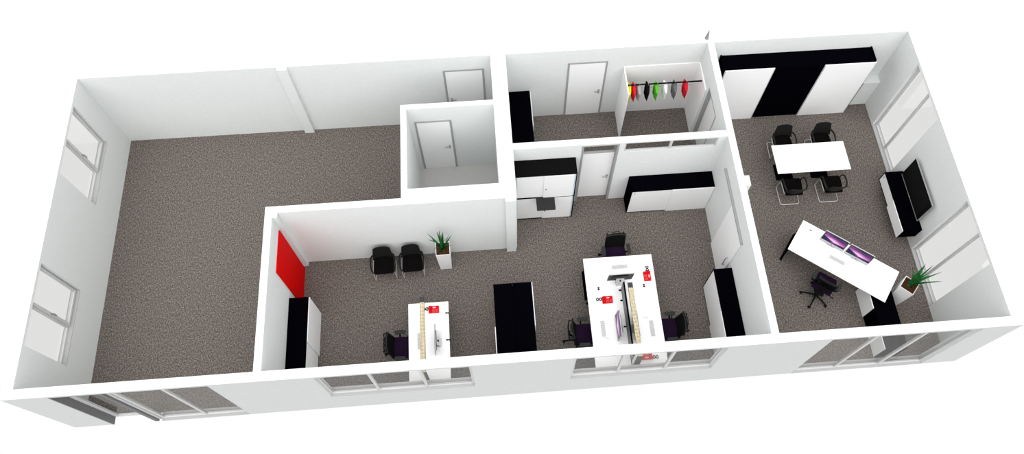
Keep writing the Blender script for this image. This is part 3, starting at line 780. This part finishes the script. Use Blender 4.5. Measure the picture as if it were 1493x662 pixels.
def phone():
    r = thing('telephone', '', 'telephone', (0, 0, 0), 0, 'red desk telephones')
    # 0.225 wide (X), 0.15 deep, front at -Y ; handset on the left
    b = MB(); b.prism([(-0.078, 0.0), (0.078, 0.0), (0.078, 0.055), (-0.078, 0.022)], -0.115, 0.115, 'x'); b.bevel(0.006, 2).build('body', 'redp', r)
    sl = (0.055-0.022)/0.156
    def top(y): return 0.022+(y+0.078)*sl
    h = MB(); h.tube([(-0.076, -0.07, top(-0.07)+0.022), (-0.076, -0.035, top(-0.035)+0.030), (-0.076, 0.035, top(0.035)+0.030), (-0.076, 0.07, top(0.07)+0.022)], 0.02, 10, radii=[0.024, 0.017, 0.017, 0.024]); h.build('handset', 'redp', r, True)
    d = MB(); d.prism([(0.028, top(0.028)), (0.054, top(0.054)), (0.054, top(0.054)+0.004), (0.028, top(0.028)+0.004)], -0.02, 0.045, 'x'); d.build('display', mat_disp, r)
    k = MB()
    for i in range(4):
        for j in range(3):
            x = -0.035+j*0.024; y = 0.0-i*0.018
            k.prism([(y-0.012, top(y-0.012)), (y, top(y)), (y, top(y)+0.004), (y-0.012, top(y-0.012)+0.004)], x, x+0.017, 'x')
    for i in range(3):
        y = 0.0-i*0.022; k.prism([(y-0.012, top(y-0.012)), (y, top(y)), (y, top(y)+0.004), (y-0.012, top(y-0.012)+0.004)], 0.05, 0.09, 'x')
    k.build('keypad', mat_pad, r)
    # black figure-eight of cord beside the body
    c = MB(); pts = []
    for i in range(28):
        t = 2*PI*i/28
        pts.append((-0.185+0.055*math.cos(t), 0.03+0.034*math.sin(2*t), 0.0085+0.010*(1+math.sin(t+1))/2))
    c.tube(pts, 0.0085, 6, closed=True); c.tube([(-0.130, 0.03, 0.012), (-0.115, 0.04, 0.018), (-0.100, 0.045, 0.03)], 0.0085, 6)
    c.build('cord', 'dark', r, True)
    return r
mat_disp = mat('phone_display', (0.70, 0.45, 0.45), 0.4, 0.1)
mat_pad = mat('phone_keys_pale', (0.60, 0.10, 0.10), 0.6, 0.1)
ph = phone()
PL = [((7.643, 1.632), 0.0, 'red telephone on the reception desk'),
      ((12.46, 2.07), -PI/2, 'red telephone on the far desk of the cluster'),
      ((11.497, 1.572), 0.0, 'red telephone between the far desk and the purple screen on the cluster'),
      ((12.195, 0.245), PI, 'red telephone seen through the front window, beside the lamp post')]
for i, (p, a, lb) in enumerate(PL): place(ph, i == 0, (p[0], p[1], zt), a, lb)

# ------------------------------------------------------------------ television
r = thing('wall_mounted_tv', 'black flat television on the window wall above the wall-hung sideboard', 'television', (W-0.002, 3.575, 0.80), -PI/2)
b = MB(); b.box(-0.625, 0.625, -0.115, -0.075, 0.0, 0.77); b.bevel(0.010, 2).build('housing', 'tvf', r)
b = MB(); b.box(-0.620, 0.620, -0.121, -0.115, 0.045, 0.765); fz = b.build('bezel', 'bezel', r)
b = MB(); b.box(-0.535, 0.535, -0.1235, -0.121, 0.115, 0.705); b.build('screen', 'tvoff', fz)
b = MB(); b.box(-0.30, 0.30, -0.065, 0.0, 0.2, 0.55); b.build('wall_bracket', 'dark', r)
b = MB(); b.box(-0.02, 0.02, -0.119, -0.115, 0.018, 0.030); b.build('power_light', 'key', r)

# ------------------------------------------------------------------ plants
def potted_plant(label, loc, rz, blades, seed):
    r = thing('potted_plant', label, 'plant', loc, rz, 'tapered planters with spiky plants')
    a, b_, h = 0.132, 0.163, 0.93
    def sq(s, z): return [(-s, -s, z), (s, -s, z), (s, s, z), (-s, s, z)]
    p = MB(); bm = p.bm
    rings = [[bm.verts.new(c) for c in sq(s, z)] for s, z in ((a, 0.0), (b_, h), (b_-0.012, h), (b_-0.020, h-0.06))]
    for A, B in zip(rings, rings[1:]):
        for i in range(4): bm.faces.new((A[i], A[(i+1) % 4], B[(i+1) % 4], B[i]))
    bm.faces.new(rings[0][::-1]); bm.faces.new(rings[-1])
    p.build('planter', 'pot', r)
    s = MB(); rnd = random.Random(seed); n = 9; g = {}
    for i in range(n):
        for j in range(n):
            e = i in (0, n-1) or j in (0, n-1); q = b_-0.0135
            g[i, j] = s.bm.verts.new((-q+2*q*i/(n-1), -q+2*q*j/(n-1), h-0.022+(0 if e else rnd.uniform(-0.006, 0.012))))
    for i in range(n-1):
        for j in range(n-1): s.bm.faces.new((g[i, j], g[i+1, j], g[i+1, j+1], g[i, j+1]))
    s.build('soil', 'soil', r)
    l = MB()
    for (az, lean, ln, wd, bx, by) in blades:
        c, sn = math.cos(az), math.sin(az); side = Vector((-sn, c, 0)); pr = None; K = 9
        for k in range(K+1):
            t = k/K
            o = lean*t*t*0.55+lean*0.45*t
            rad = ln*math.sin(min(1.5, lean)*0.5+0.0001)*1.9*(t*0.45+t*t*0.55)*0.9
            zz = ln*math.cos(min(1.5, lean)*0.75)*t*(1-0.12*lean*t)
            ctr = Vector((bx+c*rad, by+sn*rad, h-0.03+zz))
            w = wd*(0.75+0.9*t-1.62*t*t)+0.002 if t < 1 else 0.0015
            up = Vector((-c*0.35, -sn*0.35, 0.0))*w*0.5
            th = Vector((c, sn, 0.3)).normalized()*0.003
            ring = [l.bm.verts.new(ctr-side*w+up*-1.0), l.bm.verts.new(ctr-th*1.5), l.bm.verts.new(ctr+side*w+up*-1.0), l.bm.verts.new(ctr+th*1.5)]
            if pr:
                for q in range(4): l.bm.faces.new((pr[q], pr[(q+1) % 4], ring[(q+1) % 4], ring[q]))
            else: l.bm.faces.new(ring)
            pr = ring
        l.bm.faces.new(pr[::-1])
    l.build('leaves', 'leaf', r, True)
    return r
B1 = []; rnd = random.Random(3)
for k in range(15):
    az = 2*PI*k/15*1.0+rnd.uniform(-0.3, 0.3); ln = rnd.uniform(0.52, 0.80)
    B1.append((az, rnd.uniform(0.12, 0.60)*(0.45 if math.sin(az) > 0.3 else 1.0), ln, rnd.uniform(0.020, 0.028), rnd.uniform(-0.04, 0.04), rnd.uniform(-0.05, 0.03)))
B1.append((PI/2, 0.12, 0.92, 0.026, 0.0, -0.05)); B1.append((2.6, 0.55, 0.66, 0.022, -0.02, 0.0)); B1.append((0.45, 0.5, 0.58, 0.022, 0.03, 0.0))
potted_plant('spiky green plant in a tapered white planter beside the visitor chairs', (7.895, 3.01, 0), 0.02, B1, 1)
B2 = []; rnd = random.Random(5)
for k in range(14):
    az = 2*PI*k/14+rnd.uniform(-0.3, 0.3); ln = rnd.uniform(0.42, 0.66)
    B2.append((az, rnd.uniform(0.15, 0.7), ln, rnd.uniform(0.020, 0.028), rnd.uniform(-0.04, 0.04), rnd.uniform(-0.04, 0.04)))
for az, le, ln in ((-0.7, 0.7, 0.78), (-0.2, 0.5, 0.80), (0.3, 0.4, 0.78), (-1.1, 0.8, 0.7)): B2.append((az, le, ln, 0.024, 0.0, 0.0))
potted_plant('spiky green plant in a tapered white planter at the end of the angled desk', (18.25, 1.357, 0), math.radians(47), B2, 2)

# small grey cone on the back wall
r = MB(); r.cyl(14.30, 7.10, 2.7, 2.985, 0.045, 16, 0.003)
o = r.build('marker_cone', 'cone'); tag(o, 'small grey cone standing on top of the back wall by the cloakroom corner', 'cone')

# ------------------------------------------------------------------ light
wd = bpy.data.worlds.new('World'); SC.world = wd; wd.use_nodes = True
N, L = wd.node_tree.nodes, wd.node_tree.links
bg = N['Background']; tc = N.new('ShaderNodeTexCoord'); sp = N.new('ShaderNodeSeparateXYZ')
mr = N.new('ShaderNodeValToRGB'); L.new(tc.outputs['Generated'], sp.inputs[0])
ad = N.new('ShaderNodeMapRange'); ad.inputs['From Min'].default_value = -1; ad.inputs['From Max'].default_value = 1
L.new(sp.outputs['Z'], ad.inputs['Value']); L.new(ad.outputs[0], mr.inputs['Fac'])
SKY_H, SKY_Z = 1.22, 1.22
BAND = 0.12      # dimmer ring around the horizon, below it the bright white ground
e = mr.color_ramp.elements
e[0].position = 0.0; e[0].color = (1, 1, 1, 1)
e[1].position = 1.0; e[1].color = (SKY_Z, SKY_Z, SKY_Z, 1)
k = e.new(0.22); k.color = (1, 1, 1, 1)
k = e.new(0.27); k.color = (BAND, BAND, BAND, 1)
k = e.new(0.485); k.color = (BAND, BAND, BAND, 1)
k = e.new(0.515); k.color = (SKY_H, SKY_H, SKY_H*1.005, 1)
L.new(mr.outputs['Color'], bg.inputs['Color']); bg.inputs['Strength'].default_value = 1.0
sl = bpy.data.lights.new('overhead_sun', 'SUN'); sl.energy = 2.1; sl.angle = math.radians(85)
so = bpy.data.objects.new('overhead_sun', sl); COL.objects.link(so); so.location = (9, 3, 12); so.rotation_euler = (math.radians(32), 0, 0)

# ------------------------------------------------------------------ camera
cd = bpy.data.cameras.new('camera'); cam = bpy.data.objects.new('camera', cd); COL.objects.link(cam)
cam.location = (9.114797505, -4.010317910, 17.274285687)
cam.rotation_euler = (0.44961501798, -0.00942959538, -0.07741298712)
FPX, CX, CY = 1138.94989627, 768.49356661, 305.95869256
cd.sensor_fit = 'HORIZONTAL'; cd.sensor_width = 36.0
cd.lens = FPX/1493*36.0
cd.shift_x = (1493/2-CX)/1493; cd.shift_y = (CY-662/2)/1493
cd.clip_end = 200
SC.camera = cam
SC.view_settings.view_transform = 'Standard'; SC.view_settings.look = 'None'
SC.view_settings.exposure = 0.0; SC.view_settings.gamma = 1.0
SC.view_settings.use_curve_mapping = False
SC.cycles.max_bounces = 8; SC.cycles.transparent_max_bounces = 12
